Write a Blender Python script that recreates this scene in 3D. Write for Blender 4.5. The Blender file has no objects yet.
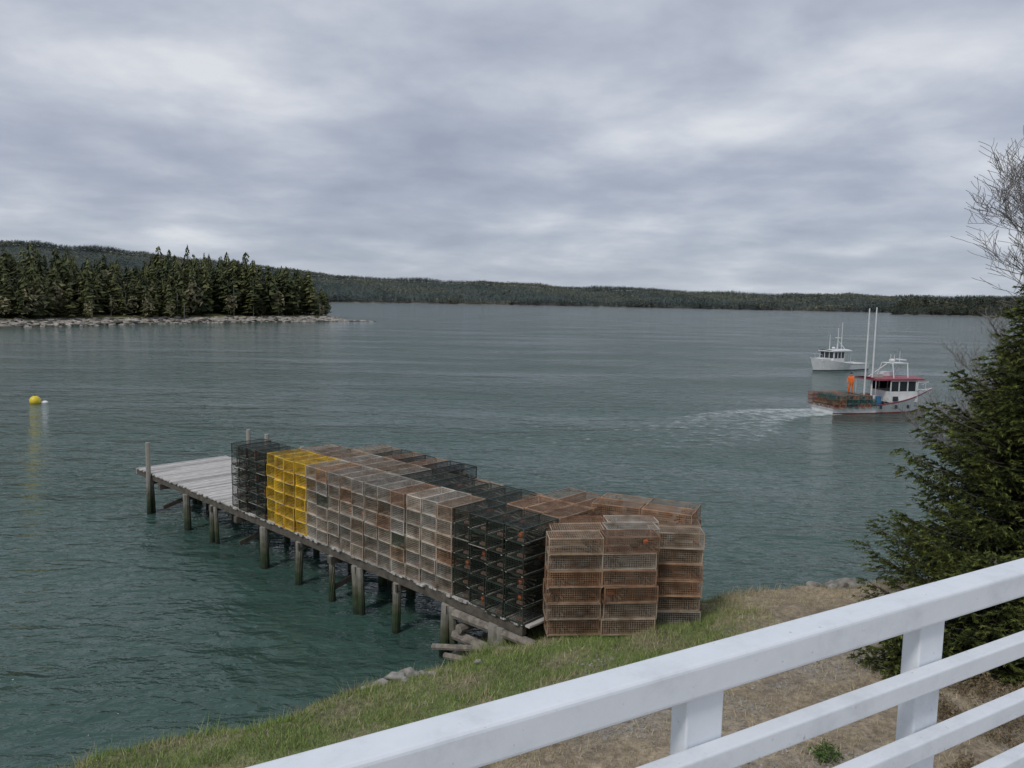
import bpy, math, random
import numpy as np
from mathutils import Vector, Matrix, noise as mnoise
random.seed(7); rng=np.random.default_rng(7)
scene=bpy.context.scene
scene.view_settings.view_transform='Standard'; scene.view_settings.look='None'; scene.view_settings.exposure=0; scene.view_settings.gamma=1
H=9.0
# ---------------------------------------------------------------- helpers
def mat_new(name):
    m=bpy.data.materials.new(name); m.use_nodes=True
    nt=m.node_tree; b=nt.nodes["Principled BSDF"]; return m,nt,b
def N(nt,t,**kw):
    n=nt.nodes.new(t)
    for k,v in kw.items():
        if k in n.inputs.keys(): n.inputs[k].default_value=v
        else: setattr(n,k,v)
    return n
def ramp(nt,stops,fac=None):
    r=nt.nodes.new("ShaderNodeValToRGB"); cr=r.color_ramp
    while len(cr.elements)>len(stops): cr.elements.remove(cr.elements[-1])
    while len(cr.elements)<len(stops): cr.elements.new(0.5)
    for e,(p,c) in zip(cr.elements,stops):
        e.position=p; e.color=(c[0],c[1],c[2],1) if not isinstance(c,(int,float)) else (c,c,c,1)
    if fac is not None: nt.links.new(fac,r.inputs[0])
    return r
def mathn(nt,op,a,b=None,c=None,clamp=False):
    n=nt.nodes.new("ShaderNodeMath"); n.operation=op; n.use_clamp=clamp
    for i,v in enumerate((a,b,c)):
        if v is None: continue
        if isinstance(v,(int,float)): n.inputs[i].default_value=v
        else: nt.links.new(v,n.inputs[i])
    return n.outputs[0]
def noisy_mat(name,c1,c2,scale=5,rough=.7,bump=.0,detail=5,stretch=(1,1,1),metal=0,c3=None,bdist=.02):
    m,nt,b=mat_new(name)
    tc=N(nt,"ShaderNodeTexCoord"); mp=N(nt,"ShaderNodeMapping"); mp.inputs["Scale"].default_value=stretch
    nt.links.new(tc.outputs["Object"],mp.inputs[0])
    n=N(nt,"ShaderNodeTexNoise",Scale=scale,Detail=detail); n.inputs["Roughness"].default_value=.65
    nt.links.new(mp.outputs[0],n.inputs["Vector"])
    st=[(.3,c1),(.7,c2)]
    if c3: st=[(.28,c1),(.5,c2),(.72,c3)]
    r=ramp(nt,st,n.outputs["Fac"]); nt.links.new(r.outputs[0],b.inputs["Base Color"])
    b.inputs["Roughness"].default_value=rough; b.inputs["Metallic"].default_value=metal
    if bump:
        bp=N(nt,"ShaderNodeBump",Strength=bump,Distance=bdist); nt.links.new(n.outputs["Fac"],bp.inputs["Height"]); nt.links.new(bp.outputs[0],b.inputs["Normal"])
    return m
def vcol_mat(name,rough=.8,spec=.2):
    m,nt,b=mat_new(name)
    a=N(nt,"ShaderNodeAttribute",attribute_name="Col")
    nt.links.new(a.outputs["Color"],b.inputs["Base Color"]); b.inputs["Roughness"].default_value=rough
    b.inputs["Specular IOR Level"].default_value=spec
    return m
def mesh_np(name,verts,faces,mat=None,cols=None,k=3,smooth=False,parent=None):
    me=bpy.data.meshes.new(name); nv=len(verts); nf=len(faces)
    me.vertices.add(nv); me.vertices.foreach_set("co",np.asarray(verts,dtype=np.float32).ravel())
    me.loops.add(nf*k); me.loops.foreach_set("vertex_index",np.asarray(faces,dtype=np.int32).ravel())
    me.polygons.add(nf); me.polygons.foreach_set("loop_start",np.arange(0,nf*k,k,dtype=np.int32))
    me.polygons.foreach_set("loop_total",np.full(nf,k,dtype=np.int32))
    if smooth: me.polygons.foreach_set("use_smooth",np.ones(nf,dtype=bool))
    me.update(calc_edges=True)
    if cols is not None:
        ca=me.color_attributes.new("Col",'FLOAT_COLOR','POINT')
        c4=np.ones((nv,4),dtype=np.float32); c4[:,:3]=cols; ca.data.foreach_set("color",c4.ravel())
    if mat: me.materials.append(mat)
    ob=bpy.data.objects.new(name,me); scene.collection.objects.link(ob)
    if parent: ob.parent=parent
    return ob
class MB:
    def __init__(s): s.v=[];s.f=[];s.m=[];s.mats=[]
    def mi(s,mat):
        if mat not in s.mats: s.mats.append(mat)
        return s.mats.index(mat)
    def poly(s,pts,mat):
        i=len(s.v); s.v+= [tuple(p) for p in pts]; s.f.append(list(range(i,i+len(pts)))); s.m.append(s.mi(mat))
    def box(s,c,d,mat,R=None):
        i=len(s.v); hx,hy,hz=d[0]/2,d[1]/2,d[2]/2
        for z in(-hz,hz):
            for x,y in((-hx,-hy),(hx,-hy),(hx,hy),(-hx,hy)):
                p=Vector((x,y,z)); 
                if R is not None: p=R@p
                s.v.append((p.x+c[0],p.y+c[1],p.z+c[2]))
        for q in((0,3,2,1),(4,5,6,7),(0,1,5,4),(1,2,6,5),(2,3,7,6),(3,0,4,7)):
            s.f.append([i+a for a in q]); s.m.append(s.mi(mat))
    def beam(s,a,b,w,h,mat):
        a=Vector(a);b=Vector(b);d=(b-a);L=d.length
        R=d.to_track_quat('X','Z').to_matrix()
        s.box((a+b)/2,(L,w,h),mat,R)
    def tube(s,pts,rads,mat,n=8,cap=True):
        rings=[]
        for j,p in enumerate(pts):
            p=Vector(p)
            d=Vector(pts[min(j+1,len(pts)-1)])-Vector(pts[max(j-1,0)])
            q=d.to_track_quat('Z','Y').to_matrix(); r=[]
            for a in range(n):
                t=2*math.pi*a/n; o=q@Vector((math.cos(t)*rads[j],math.sin(t)*rads[j],0))
                r.append(len(s.v)); s.v.append(tuple(p+o))
            rings.append(r)
        k=s.mi(mat)
        for j in range(len(rings)-1):
            for a in range(n):
                s.f.append([rings[j][a],rings[j][(a+1)%n],rings[j+1][(a+1)%n],rings[j+1][a]]); s.m.append(k)
        if cap:
            s.f.append(rings[0][::-1]); s.m.append(k); s.f.append(rings[-1]); s.m.append(k)
    def sphere(s,c,r,mat,n=12,m=8,sc=(1,1,1)):
        base=len(s.v); k=s.mi(mat)
        for j in range(m+1):
            ph=math.pi*j/m
            for a in range(n):
                t=2*math.pi*a/n
                s.v.append((c[0]+r*sc[0]*math.sin(ph)*math.cos(t),c[1]+r*sc[1]*math.sin(ph)*math.sin(t),c[2]-r*sc[2]*math.cos(ph)))
        for j in range(m):
            for a in range(n):
                s.f.append([base+j*n+a,base+j*n+(a+1)%n,base+(j+1)*n+(a+1)%n,base+(j+1)*n+a]); s.m.append(k)
    def mesh(s,name):
        me=bpy.data.meshes.new(name); me.from_pydata(s.v,[],s.f)
        for m in s.mats: me.materials.append(m)
        me.polygons.foreach_set("material_index",np.array(s.m,dtype=np.int32)); me.update(); return me
    def obj(s,name,parent=None,smooth=False,bevel=0):
        me=s.mesh(name)
        if smooth: me.polygons.foreach_set("use_smooth",np.ones(len(me.polygons),dtype=bool))
        ob=bpy.data.objects.new(name,me); scene.collection.objects.link(ob)
        if parent: ob.parent=parent
        if bevel:
            b=ob.modifiers.new("bevel",'BEVEL'); b.width=bevel; b.segments=3; b.limit_method='ANGLE'
        return ob
def empty(name,loc=(0,0,0),rz=0):
    e=bpy.data.objects.new(name,None); scene.collection.objects.link(e); e.location=loc; e.rotation_euler=(0,0,rz); e.empty_display_size=.2; return e
# ---------------------------------------------------------------- camera
cam=bpy.data.cameras.new("camera"); co=bpy.data.objects.new("camera",cam); scene.collection.objects.link(co)
cam.sensor_width=36; cam.lens=36*770/1024; cam.clip_start=.05; cam.clip_end=20000
co.matrix_world=Matrix.Translation((0,0,H))@Matrix.Rotation(math.radians(90-6.15),4,'X')@Matrix.Rotation(math.radians(1.0),4,'Z')
scene.camera=co
# ---------------------------------------------------------------- light / world
SUN_EL=math.radians(48); SUN_AZ=math.radians(215)
sd=bpy.data.lights.new("sun",'SUN'); sd.energy=1.5; sd.angle=math.radians(10); sd.color=(1,.96,.9)
so=bpy.data.objects.new("sun",sd); scene.collection.objects.link(so)
dirv=Vector((math.sin(SUN_AZ)*math.cos(SUN_EL),math.cos(SUN_AZ)*math.cos(SUN_EL),math.sin(SUN_EL)))
so.rotation_euler=dirv.to_track_quat('Z','Y').to_euler(); so.location=(0,-20,60)
w=bpy.data.worlds.new("World"); scene.world=w; w.use_nodes=True; nt=w.node_tree
bg=nt.nodes["Background"]; bg.inputs[1].default_value=.11
sky=N(nt,"ShaderNodeTexSky"); sky.sky_type='NISHITA'; sky.sun_disc=False; sky.sun_elevation=SUN_EL; sky.sun_rotation=SUN_AZ
tc=N(nt,"ShaderNodeTexCoord"); sep=N(nt,"ShaderNodeSeparateXYZ"); nt.links.new(tc.outputs["Generated"],sep.inputs[0])
zz=mathn(nt,'ADD',mathn(nt,'MAXIMUM',sep.outputs[2],0.0),.17)
px=mathn(nt,'DIVIDE',sep.outputs[0],zz); py=mathn(nt,'DIVIDE',sep.outputs[1],zz)
cmb=N(nt,"ShaderNodeCombineXYZ"); nt.links.new(px,cmb.inputs[0]); nt.links.new(py,cmb.inputs[1]); cmb.inputs[2].default_value=5.3
n1=N(nt,"ShaderNodeTexNoise",Scale=.75,Detail=2); n2=N(nt,"ShaderNodeTexNoise",Scale=2.1,Detail=11)
n1.inputs["Roughness"].default_value=.5; n2.inputs["Roughness"].default_value=.52; n2.inputs["Distortion"].default_value=.12
for n in (n1,n2): nt.links.new(cmb.outputs[0],n.inputs["Vector"])
f=mathn(nt,'ADD',mathn(nt,'MULTIPLY',n1.outputs["Fac"],.5),mathn(nt,'MULTIPLY',n2.outputs["Fac"],.5))
cr=ramp(nt,[(.36,(.30,.335,.42)),(.45,(.365,.40,.485)),(.52,(.44,.475,.555)),(.58,(.53,.56,.625)),(.66,(.67,.69,.73))],f)
hz=mathn(nt,'POWER',mathn(nt,'SUBTRACT',1,mathn(nt,'MAXIMUM',sep.outputs[2],0.0),clamp=True),18)
mxh=N(nt,"ShaderNodeMix",data_type='RGBA'); nt.links.new(mathn(nt,'MULTIPLY',hz,.5),mxh.inputs[0]); nt.links.new(cr.outputs[0],mxh.inputs[6]); mxh.inputs[7].default_value=(.43,.49,.565,1)
vs=N(nt,"ShaderNodeVectorMath",operation='SCALE'); vs.inputs["Scale"].default_value=9.9; nt.links.new(mxh.outputs[2],vs.inputs[0])
mx=N(nt,"ShaderNodeMix",data_type='RGBA'); mx.inputs[0].default_value=.93
nt.links.new(sky.outputs[0],mx.inputs[6]); nt.links.new(vs.outputs[0],mx.inputs[7]); nt.links.new(mx.outputs[2],bg.inputs[0])
# ---------------------------------------------------------------- water
def water():
    m,nt,b=mat_new("sea_water")
    g=N(nt,"ShaderNodeNewGeometry")
    def nz(scale,st,rot,detail=3,dist=.0):
        mp=N(nt,"ShaderNodeMapping"); mp.inputs["Scale"].default_value=st; mp.inputs["Rotation"].default_value=(0,0,rot)
        nt.links.new(g.outputs["Position"],mp.inputs[0])
        n=N(nt,"ShaderNodeTexNoise",Scale=scale,Detail=detail); n.inputs["Distortion"].default_value=dist; nt.links.new(mp.outputs[0],n.inputs["Vector"]); return n.outputs["Fac"]
    a=nz(.5,(1,1.9,1),.45,3,.3); c=nz(1.5,(1,1.8,1),-.35,4,.4); d=nz(5.0,(1,1.4,1),.2,3); e=nz(.16,(1,2.4,1),.1,3,.2)
    big=nz(.028,(1,2.8,1),.2,5)
    amp=ramp(nt,[(.35,.40),(.65,1.3)],big).outputs[0]
    h=mathn(nt,'ADD',mathn(nt,'ADD',mathn(nt,'MULTIPLY',a,.33),mathn(nt,'MULTIPLY',c,.19)),mathn(nt,'ADD',mathn(nt,'MULTIPLY',d,.03),mathn(nt,'MULTIPLY',e,.5)))
    h=mathn(nt,'MULTIPLY',h,amp)
    bp=N(nt,"ShaderNodeBump",Strength=1.0,Distance=1.0); nt.links.new(h,bp.inputs["Height"]); nt.links.new(bp.outputs[0],b.inputs["Normal"])
    cr=ramp(nt,[(.3,(.036,.076,.062)),(.7,(.054,.102,.084))],big); nt.links.new(cr.outputs[0],b.inputs["Base Color"])
    b.inputs["Roughness"].default_value=.07; b.inputs["IOR"].default_value=1.34
    v=[(-9000,-3000,0),(9000,-3000,0),(9000,9000,0),(-9000,9000,0)]
    return mesh_np("water",np.array(v),np.array([[0,1,2,3]]),m,k=4)
water()
# ---------------------------------------------------------------- near ground
shore=np.array([(-60,-6),(-30,3),(-12,11.2),(-7.9,13.4),(-6,14.3),(-3.6,16.1),(-1.8,17.5),(2,19.9),(5.5,21.6),(10,22.8),(20,25),(40,30),(90,42)],float)
def sdist(x,y):
    d=np.full(x.shape,1e9)
    for a,b in zip(shore[:-1],shore[1:]):
        ab=b-a; t=np.clip(((x-a[0])*ab[0]+(y-a[1])*ab[1])/(ab@ab),0,1)
        d=np.minimum(d,np.hypot(x-a[0]-t*ab[0],y-a[1]-t*ab[1]))
    ys=np.interp(x,shore[:,0],shore[:,1]); return np.where(y<ys,d,-d)
def wob(x,y,s=1.0,k=0.):
    return (np.sin(x*1.3*s+y*.7*s+k)+np.sin(-x*.8*s+y*1.9*s+2*k+1)+np.sin(x*2.9*s-y*2.3*s+k*3)*.5+np.sin(x*5.1*s+y*4.3*s+k)*.3)/2.8
def gz(x,y):
    x=np.asarray(x,float); y=np.asarray(y,float)
    d=sdist(x,y)+wob(x,y,1.1,.5)*.35
    z=np.interp(d,[-12,-3,0,.5,1.3,2.3,4,8,14,22,60],[-4,-1.2,-.02,.35,.95,1.5,1.75,2.25,3.2,4.6,9])
    z=z+np.clip(d,0,1)*(wob(x,y,2.3,2)*.07+wob(x,y,6.1,4)*.025)
    return z
def grassmask(X,Y):
    d=sdist(X,Y)+wob(X,Y,.7,1)*.9
    g=np.clip((d-.5)/.6,0,1)*np.clip((6.2-d)/1.6,0,1)*np.clip((6.8-X)/2.5,0,1)
    return g*np.clip(.9+wob(X,Y,1.9,7)*.6,0,1)
def ground():
    xs=np.concatenate([np.arange(-60,-12,1.5),np.arange(-12,16,.13),np.arange(16,90,1.5)])
    ys=np.concatenate([np.arange(-40,5,1.5),np.arange(5,26,.13),np.arange(26,46,1.)])
    X,Y=np.meshgrid(xs,ys); Z=gz(X,Y); nx,ny=len(xs),len(ys)
    idx=np.arange(nx*ny).reshape(ny,nx)
    F=np.stack([idx[:-1,:-1],idx[:-1,1:],idx[1:,1:],idx[1:,:-1]],-1).reshape(-1,4)
    d=sdist(X,Y)
    m,nt,b=mat_new("bank_ground")
    a=N(nt,"ShaderNodeAttribute",attribute_name="Col"); g=N(nt,"ShaderNodeNewGeometry")
    n=N(nt,"ShaderNodeTexNoise",Scale=7,Detail=10); n.inputs["Roughness"].default_value=.75; nt.links.new(g.outputs["Position"],n.inputs["Vector"])
    v=N(nt,"ShaderNodeTexVoronoi",Scale=22); nt.links.new(g.outputs["Position"],v.inputs["Vector"])
    r=ramp(nt,[(.3,.4),(.5,.95),(.72,1.7)],n.outputs["Fac"])
    mx=N(nt,"ShaderNodeMix",data_type='RGBA',blend_type='MULTIPLY'); mx.inputs[0].default_value=1
    nt.links.new(a.outputs["Color"],mx.inputs[6]); nt.links.new(r.outputs[0],mx.inputs[7]); nt.links.new(mx.outputs[2],b.inputs["Base Color"])
    b.inputs["Roughness"].default_value=.95
    bp=N(nt,"ShaderNodeBump",Strength=.9,Distance=.06); nt.links.new(mathn(nt,'ADD',n.outputs["Fac"],mathn(nt,'MULTIPLY',v.outputs["Distance"],.4)),bp.inputs["Height"]); nt.links.new(bp.outputs[0],b.inputs["Normal"])
    green=np.array([.16,.19,.07]); tan=np.array([.34,.275,.19]); grav=np.array([.34,.30,.25]); rock=np.array([.09,.08,.06])
    gm=grassmask(X,Y)
    C=tan[None,None]*(1-gm[...,None])+green*gm[...,None]
    C=C*(1+.25*wob(X,Y,1.1,12)+.15*wob(X,Y,4.1,2))[...,None]
    gr=np.clip((wob(X,Y,.9,3)+.1)*2,0,1)*(X>1)*np.clip((sdist(X,Y)-4)/2,0,1)
    C=C*(1-gr[...,None]*.7)+grav*gr[...,None]*.7
    rk=np.clip(1.1-d/.9,0,1)[...,None]; C=C*(1-rk)+rock*rk
    return mesh_np("ground",np.stack([X,Y,Z],-1).reshape(-1,3),F,m,C.reshape(-1,3),k=4,smooth=True)
ground()
def grass():
    n=290000
    x=rng.uniform(-9,12,n); y=rng.uniform(8.5,23,n)
    d=sdist(x,y); gm=grassmask(x,y)
    dens=np.clip(.25+gm,0,1)*(d>.35)*np.where(gm>.2,1,np.clip(.7+1.2*wob(x,y,1.3,9),0.05,1))
    keep=rng.random(n)<dens; x=x[keep];y=y[keep];gm=gm[keep]; d=d[keep]; n=len(x); z=gz(x,y)
    h=rng.uniform(.03,.12,n)*(1+1.2*(d<1.6))*(1+.8*np.clip(wob(x,y,2.7,3),0,1)); az=rng.uniform(0,2*np.pi,n); wd=rng.uniform(.004,.008,n)
    lx=rng.normal(0,.45,n)*h; ly=rng.normal(0,.45,n)*h
    P=np.zeros((n,3,3)); P[:,0]=np.stack([x+np.cos(az)*wd,y+np.sin(az)*wd,z-.01],-1); P[:,1]=np.stack([x-np.cos(az)*wd,y-np.sin(az)*wd,z-.01],-1); P[:,2]=np.stack([x+lx,y+ly,z+h],-1)
    g1=np.array([.12,.21,.045]);g2=np.array([.31,.37,.12]);t1=np.array([.56,.48,.32]);t2=np.array([.32,.26,.16])
    r=rng.random(n)[:,None]; G=g1*(1-r)+g2*r; T=t1*r+t2*(1-r)
    pick=(rng.random(n)<np.clip(gm*(.86+.5*wob(x,y,.8,5)+.3*wob(x,y,3.1,2))+.02,0,.95))[:,None]; C=np.where(pick,G,T)
    C=np.repeat(C[:,None],3,1)
    mesh_np("grass",P.reshape(-1,3),np.arange(n*3).reshape(-1,3),vcol_mat("grass_blade"),C.reshape(-1,3))
grass()
rockm=noisy_mat("rock_granite",(.12,.115,.10),(.42,.40,.36),5,.9,.8,9)
rockd=noisy_mat("rock_wet",(.03,.03,.025),(.10,.09,.07),4,.6,.6,8)
def rock_geo(mb,c,r,mat,seed,sc=(1,1,.6),n=12,m=8):
    base=len(mb.v); mb.sphere((0,0,0),1,mat,n,m)
    for i in range(base,len(mb.v)):
        v=Vector(mb.v[i]); f=1+.6*mnoise.noise(v*1.3+Vector((seed*3.1,seed,0)))+.25*mnoise.noise(v*3.2+Vector((seed,0,seed)))
        v=Vector((v.x*sc[0],v.y*sc[1],v.z*sc[2]))*f*r; mb.v[i]=(c[0]+v.x,c[1]+v.y,c[2]+v.z)
def rocks():
    mb=MB()
    for i in range(340):
        t=rng.random(); s=rng.integers(2,10); a,b=shore[s],shore[s+1]; p=a*(1-t)+b*t
        off=rng.uniform(-.5,1.0); x=p[0]+rng.normal(0,.2); y=p[1]-off; r=rng.uniform(.06,.24)
        rock_geo(mb,(x,y,float(gz(x,y))+r*.1),r,rockd if rng.random()<.7 else rockm,i,(1,rng.uniform(.6,1.1),rng.uniform(.4,.8)))
    for x,y,r in [(-2.45,14.45,.12),(-2.2,14.6,.15),(-1.95,14.75,.17),(-2.75,14.3,.09),(-1.7,14.95,.13),(-1.5,14.8,.08),(-2.0,14.4,.07),(-1.2,15.2,.09),(-3.1,14.1,.08),(-.6,15.3,.07),(9.0,20.4,.27),(9.5,20.7,.3),(8.3,20.2,.18),(8.7,20.0,.12),(8.6,14,.2),(9.3,11.6,.22),(9.8,12,.16),(7.6,10.0,.14),(8.2,10.3,.2),(7.9,9.7,.12),(6.9,9.2,.12),(8.5,9.8,.16)]:
        rock_geo(mb,(x,y,float(gz(x,y))+r*.4),r,rockm,x*7,(1.2,.8,.65))
    mb.obj("shore_rocks",smooth=True)
    mb=MB(); n=0
    while n<3200:
        x=rng.uniform(1.5,10); y=rng.uniform(8.3,15)
        if wob(x,y,.9,3)<.1 and rng.random()<.9: continue
        r=rng.uniform(.008,.032)*(2 if rng.random()<.04 else 1); n+=1
        mb.sphere((x,y,float(gz(x,y))+r*.2),r,rockm,6,4,(1,rng.uniform(.6,1),.6))
    mb.obj("gravel")
rocks()
# ---------------------------------------------------------------- dock
C0=Vector((-9.8,26.4,0)); e1=Vector((.7275,-.686,0)).normalized(); DZ=1.68
RD=math.atan2(e1.y,e1.x)
wood=noisy_mat("weathered_plank",(.30,.29,.275),(.58,.56,.53),3,.85,.3,8,(1,1,1))
wood2=noisy_mat("dock_timber",(.05,.045,.035),(.15,.13,.105),4,.9,.4,8)
logm=noisy_mat("crib_log",(.09,.08,.06),(.34,.30,.26),5,.9,.4,8)
def plank_mat():
    m,nt,b=mat_new("deck_plank"); a=N(nt,"ShaderNodeAttribute",attribute_name="Col"); g=N(nt,"ShaderNodeTexCoord"); mp=N(nt,"ShaderNodeMapping"); mp.inputs["Scale"].default_value=(14,1.2,1)
    nt.links.new(g.outputs["Object"],mp.inputs[0]); n=N(nt,"ShaderNodeTexNoise",Scale=2.5,Detail=8); nt.links.new(mp.outputs[0],n.inputs["Vector"])
    r=ramp(nt,[(.3,.6),(.7,1.25)],n.outputs["Fac"]); mx=N(nt,"ShaderNodeMix",data_type='RGBA',blend_type='MULTIPLY'); mx.inputs[0].default_value=1
    nt.links.new(a.outputs["Color"],mx.inputs[6]); nt.links.new(r.outputs[0],mx.inputs[7]); nt.links.new(mx.outputs[2],b.inputs["Base Color"]); b.inputs["Roughness"].default_value=.85
    return m
def pile_mat():
    m,nt,b=mat_new("pile_wood"); g=N(nt,"ShaderNodeNewGeometry"); s=N(nt,"ShaderNodeSeparateXYZ"); nt.links.new(g.outputs["Position"],s.inputs[0])
    n=N(nt,"ShaderNodeTexNoise",Scale=5,Detail=6); nt.links.new(g.outputs["Position"],n.inputs["Vector"])
    h=mathn(nt,'ADD',s.outputs[2],mathn(nt,'MULTIPLY',mathn(nt,'SUBTRACT',n.outputs["Fac"],.5),.9))
    r=ramp(nt,[(.0,(.012,.018,.010)),(.22,(.03,.05,.018)),(.42,(.09,.09,.055)),(.78,(.30,.28,.245))],mathn(nt,'DIVIDE',h,1.8)); nt.links.new(r.outputs[0],b.inputs["Base Color"]); b.inputs["Roughness"].default_value=.85
    bp=N(nt,"ShaderNodeBump",Strength=.6,Distance=.03); nt.links.new(n.outputs["Fac"],bp.inputs["Height"]); nt.links.new(bp.outputs[0],b.inputs["Normal"])
    return m
pilem=pile_mat(); pm=plank_mat()
def dock():
    root=empty("wooden_pier",C0,RD)
    mb=MB(); t=-8.35; cc=[]
    while t<14.0:
        wd=.145; j=random.uniform(-.05,.05)
        mb.box((t+wd/2,1.98+j,DZ-.022+random.uniform(-.004,.004)),(wd-.014,3.96+random.uniform(-.05,.05),.045),pm); t+=wd
        v=random.uniform(.74,1.16)*(.7 if random.random()<.08 else 1); cc+=[(.52*v,.50*v,.47*v)]*8
    o=mb.obj("deck_planks",root); ca=o.data.color_attributes.new("Col",'FLOAT_COLOR','POINT')
    ca.data.foreach_set("color",np.array([(a,b,c,1) for a,b,c in cc],dtype=np.float32).ravel())
    mb=MB()
    for y in(.1,1.3,2.6,3.8): mb.box((2.8,y,DZ-.17),(22.2,.14,.24),wood2)
    mb.box((-8.38,1.98,DZ-.14),(.06,4.0,.24),wood)
    mb.obj("stringers",root)
    mb=MB()
    for i,t in enumerate([-7.2,-6.0,-3.7,-1.5,.4,2.2,4.4,6.2,7.4,9.3,11.3,13]):
        mb.box((t,1.95,DZ-.40),(.2,4.0,.22),wood2)
        for y in (.05,2.0,3.85):
            if y==.05 and i in(1,4): continue
            r=random.uniform(.10,.16); lx=random.uniform(-.2,.2)
            mb.tube([(t+lx,y+random.uniform(-.05,.05),-2.5),(t+lx*.5,y,0),(t,y,DZ-.28)],[r*1.15,r*1.05,r],pilem,10)
            if random.random()<.5: mb.tube([(t+.3,y+.1,-2.5),(t+.22,y,DZ-.3)],[r*.8,r*.75],pilem,8)
        if i%3==1: mb.beam((t,.1,.4),(t,3.8,1.3),.06,.16,wood2)
    for t,y,h in [(-6.9,-.1,1.3),(-6.4,4.05,1.45),(-4.8,4.05,1.45),(-2.0,4.05,1.3)]:
        mb.tube([(t,y,-2),(t,y,0),(t+.02,y,DZ+h)],[.12,.11,.095],pilem,8)
    mb.obj("pilings",root,smooth=False)
    mb=MB()
    for k in range(5):
        z=.15+k*.27
        if k%2: 
            for t in(11.9,13.2,14.3): mb.tube([(t,-.1,z),(t+.1,3.9,z)],[.12,.1],logm,8)
        else:
            for y in(.05,3.7): mb.tube([(11.6,y,z),(14.3,y+.05,z+.03)],[.13,.11],logm,8)
    for a,b in [((11.2,-.3,.35),(13.8,-.2,1.1)),((11.7,-.35,.3),(13.9,-.35,.75))]:
        mb.tube([a,b],[.08,.07],logm,8)
    mb.obj("log_crib",root)
dock()
# ---------------------------------------------------------------- lobster traps
def wire_mat():
    m,nt,b=mat_new("coated_wire"); oi=N(nt,"ShaderNodeObjectInfo"); g=N(nt,"ShaderNodeNewGeometry")
    n=N(nt,"ShaderNodeTexNoise",Scale=3,Detail=6); nt.links.new(g.outputs["Position"],n.inputs["Vector"])
    r=ramp(nt,[(.3,(.52,.42,.33)),(.5,(.97,.93,.88)),(.7,(1.3,1.3,1.3))],n.outputs["Fac"])
    mx=N(nt,"ShaderNodeMix",data_type='RGBA',blend_type='MULTIPLY'); mx.inputs[0].default_value=1
    nt.links.new(oi.outputs["Color"],mx.inputs[6]); nt.links.new(r.outputs[0],mx.inputs[7]); nt.links.new(mx.outputs[2],b.inputs["Base Color"]); b.inputs["Roughness"].default_value=.6
    return m
wirem=wire_mat(); runner=noisy_mat("trap_runner_wood",(.26,.23,.19),(.60,.55,.48),6,.85)
neto=noisy_mat("net_orange",(.38,.09,.03),(.55,.17,.06),8,.8); netg=noisy_mat("net_twine",(.05,.055,.045),(.14,.12,.09),8,.8); brick=noisy_mat("ballast_brick",(.16,.09,.06),(.26,.17,.13),8,.9)
TW,TL,TH=.56,1.2,.355
def trap_mesh(kind):
    mb=MB(); P=.052; ww=.008
    def strip(a,b,wdir):
        a=Vector(a);b=Vector(b);w_=Vector(wdir)*ww/2; mb.poly([a-w_,b-w_,b+w_,a+w_],wirem)
    X,Y,Z=TW/2,TL/2,TH
    def lin(a,b,P=P):
        n=max(1,round((b-a)/P)); return [a+(b-a)*i/n for i in range(1,n)]
    for x in lin(-X,X):
        for z in(.01,Z): strip((x,-Y,z),(x,Y,z),(1,0,0))
        for y in(-Y,Y): strip((x,y,0),(x,y,Z),(1,0,0))
    for y in lin(-Y,Y):
        for z in(.01,Z): strip((-X,y,z),(X,y,z),(0,1,0))
        for x in(-X,X): strip((x,y,0),(x,y,Z),(0,1,0))
    for z in lin(0,Z):
        for y in(-Y,Y): strip((-X,y,z),(X,y,z),(0,0,1))
        for x in(-X,X): strip((x,-Y,z),(x,Y,z),(0,0,1))
    fr=.022
    for z in(0.008,Z):
        for y in(-Y,Y): mb.box((0,y,z),(TW+fr,fr,fr),wirem)
        for x in(-X,X): mb.box((x,0,z),(fr,TL-fr,fr),wirem)
    for y in(-Y,Y):
        for x in(-X,X): mb.box((x,y,Z/2),(fr,fr,TH-fr),wirem)
    for x in(-X+.03,X-.03): mb.box((x,0,-.005),(.045,TL+.02,.03),runner)
    if kind!=2:
        for y in(-Y+.005,Y-.005): mb.box((0,y,-.006),(TW+.02,.03,.028),runner)
    for y0 in(.05,):
        for z in lin(0,Z): strip((-X,y0,z),(X,y0,z),(0,0,1))
        for x in lin(-X,X): strip((x,y0,0),(x,y0,Z),(1,0,0))
    for s,y0 in((1,-.35),(-1,-.35)):
        for a in range(8):
            t0=2*math.pi*a/8; p=Vector((s*(X-.005),y0+.17*math.cos(t0),Z/2+.14*math.sin(t0))); q=Vector((s*.06,y0+.06*math.cos(t0),Z/2+.06*math.sin(t0)))
            d=Vector((0,-math.sin(t0),math.cos(t0)))*.02; mb.poly([p-d,q-d,q+d,p+d],netg)
    for a in range(-4,5):
        p=Vector((a*.055,.05,.04)); q=Vector((a*.02,.42,Z/2)); mb.poly([p,q,q+Vector((.014,0,0)),p+Vector((.024,0,0))],netg)
    mb.box((.12,-.5,.05),(.2,.09,.06),brick); mb.box((-.12,.5,.05),(.2,.09,.06),brick)
    if kind==2: mb.sphere((.05,-.42,.15),.07,neto,8,6,(1,1.5,1)); mb.sphere((-.1,-.1,.12),.07,netg,8,6,(1,1.7,1))
    if kind==0: mb.tube([(-.2,-.3,.04),(0,-.2,.06),(.15,0,.04),(0,.25,.05)],[.04]*4,netg,5)
    if kind==1: mb.sphere((.0,.2,.07),.12,netg,8,5,(1.3,1.6,.6))
    return mb.mesh("lobster_trap_mesh_%d"%kind)
TM=[trap_mesh(i) for i in range(3)]
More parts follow.
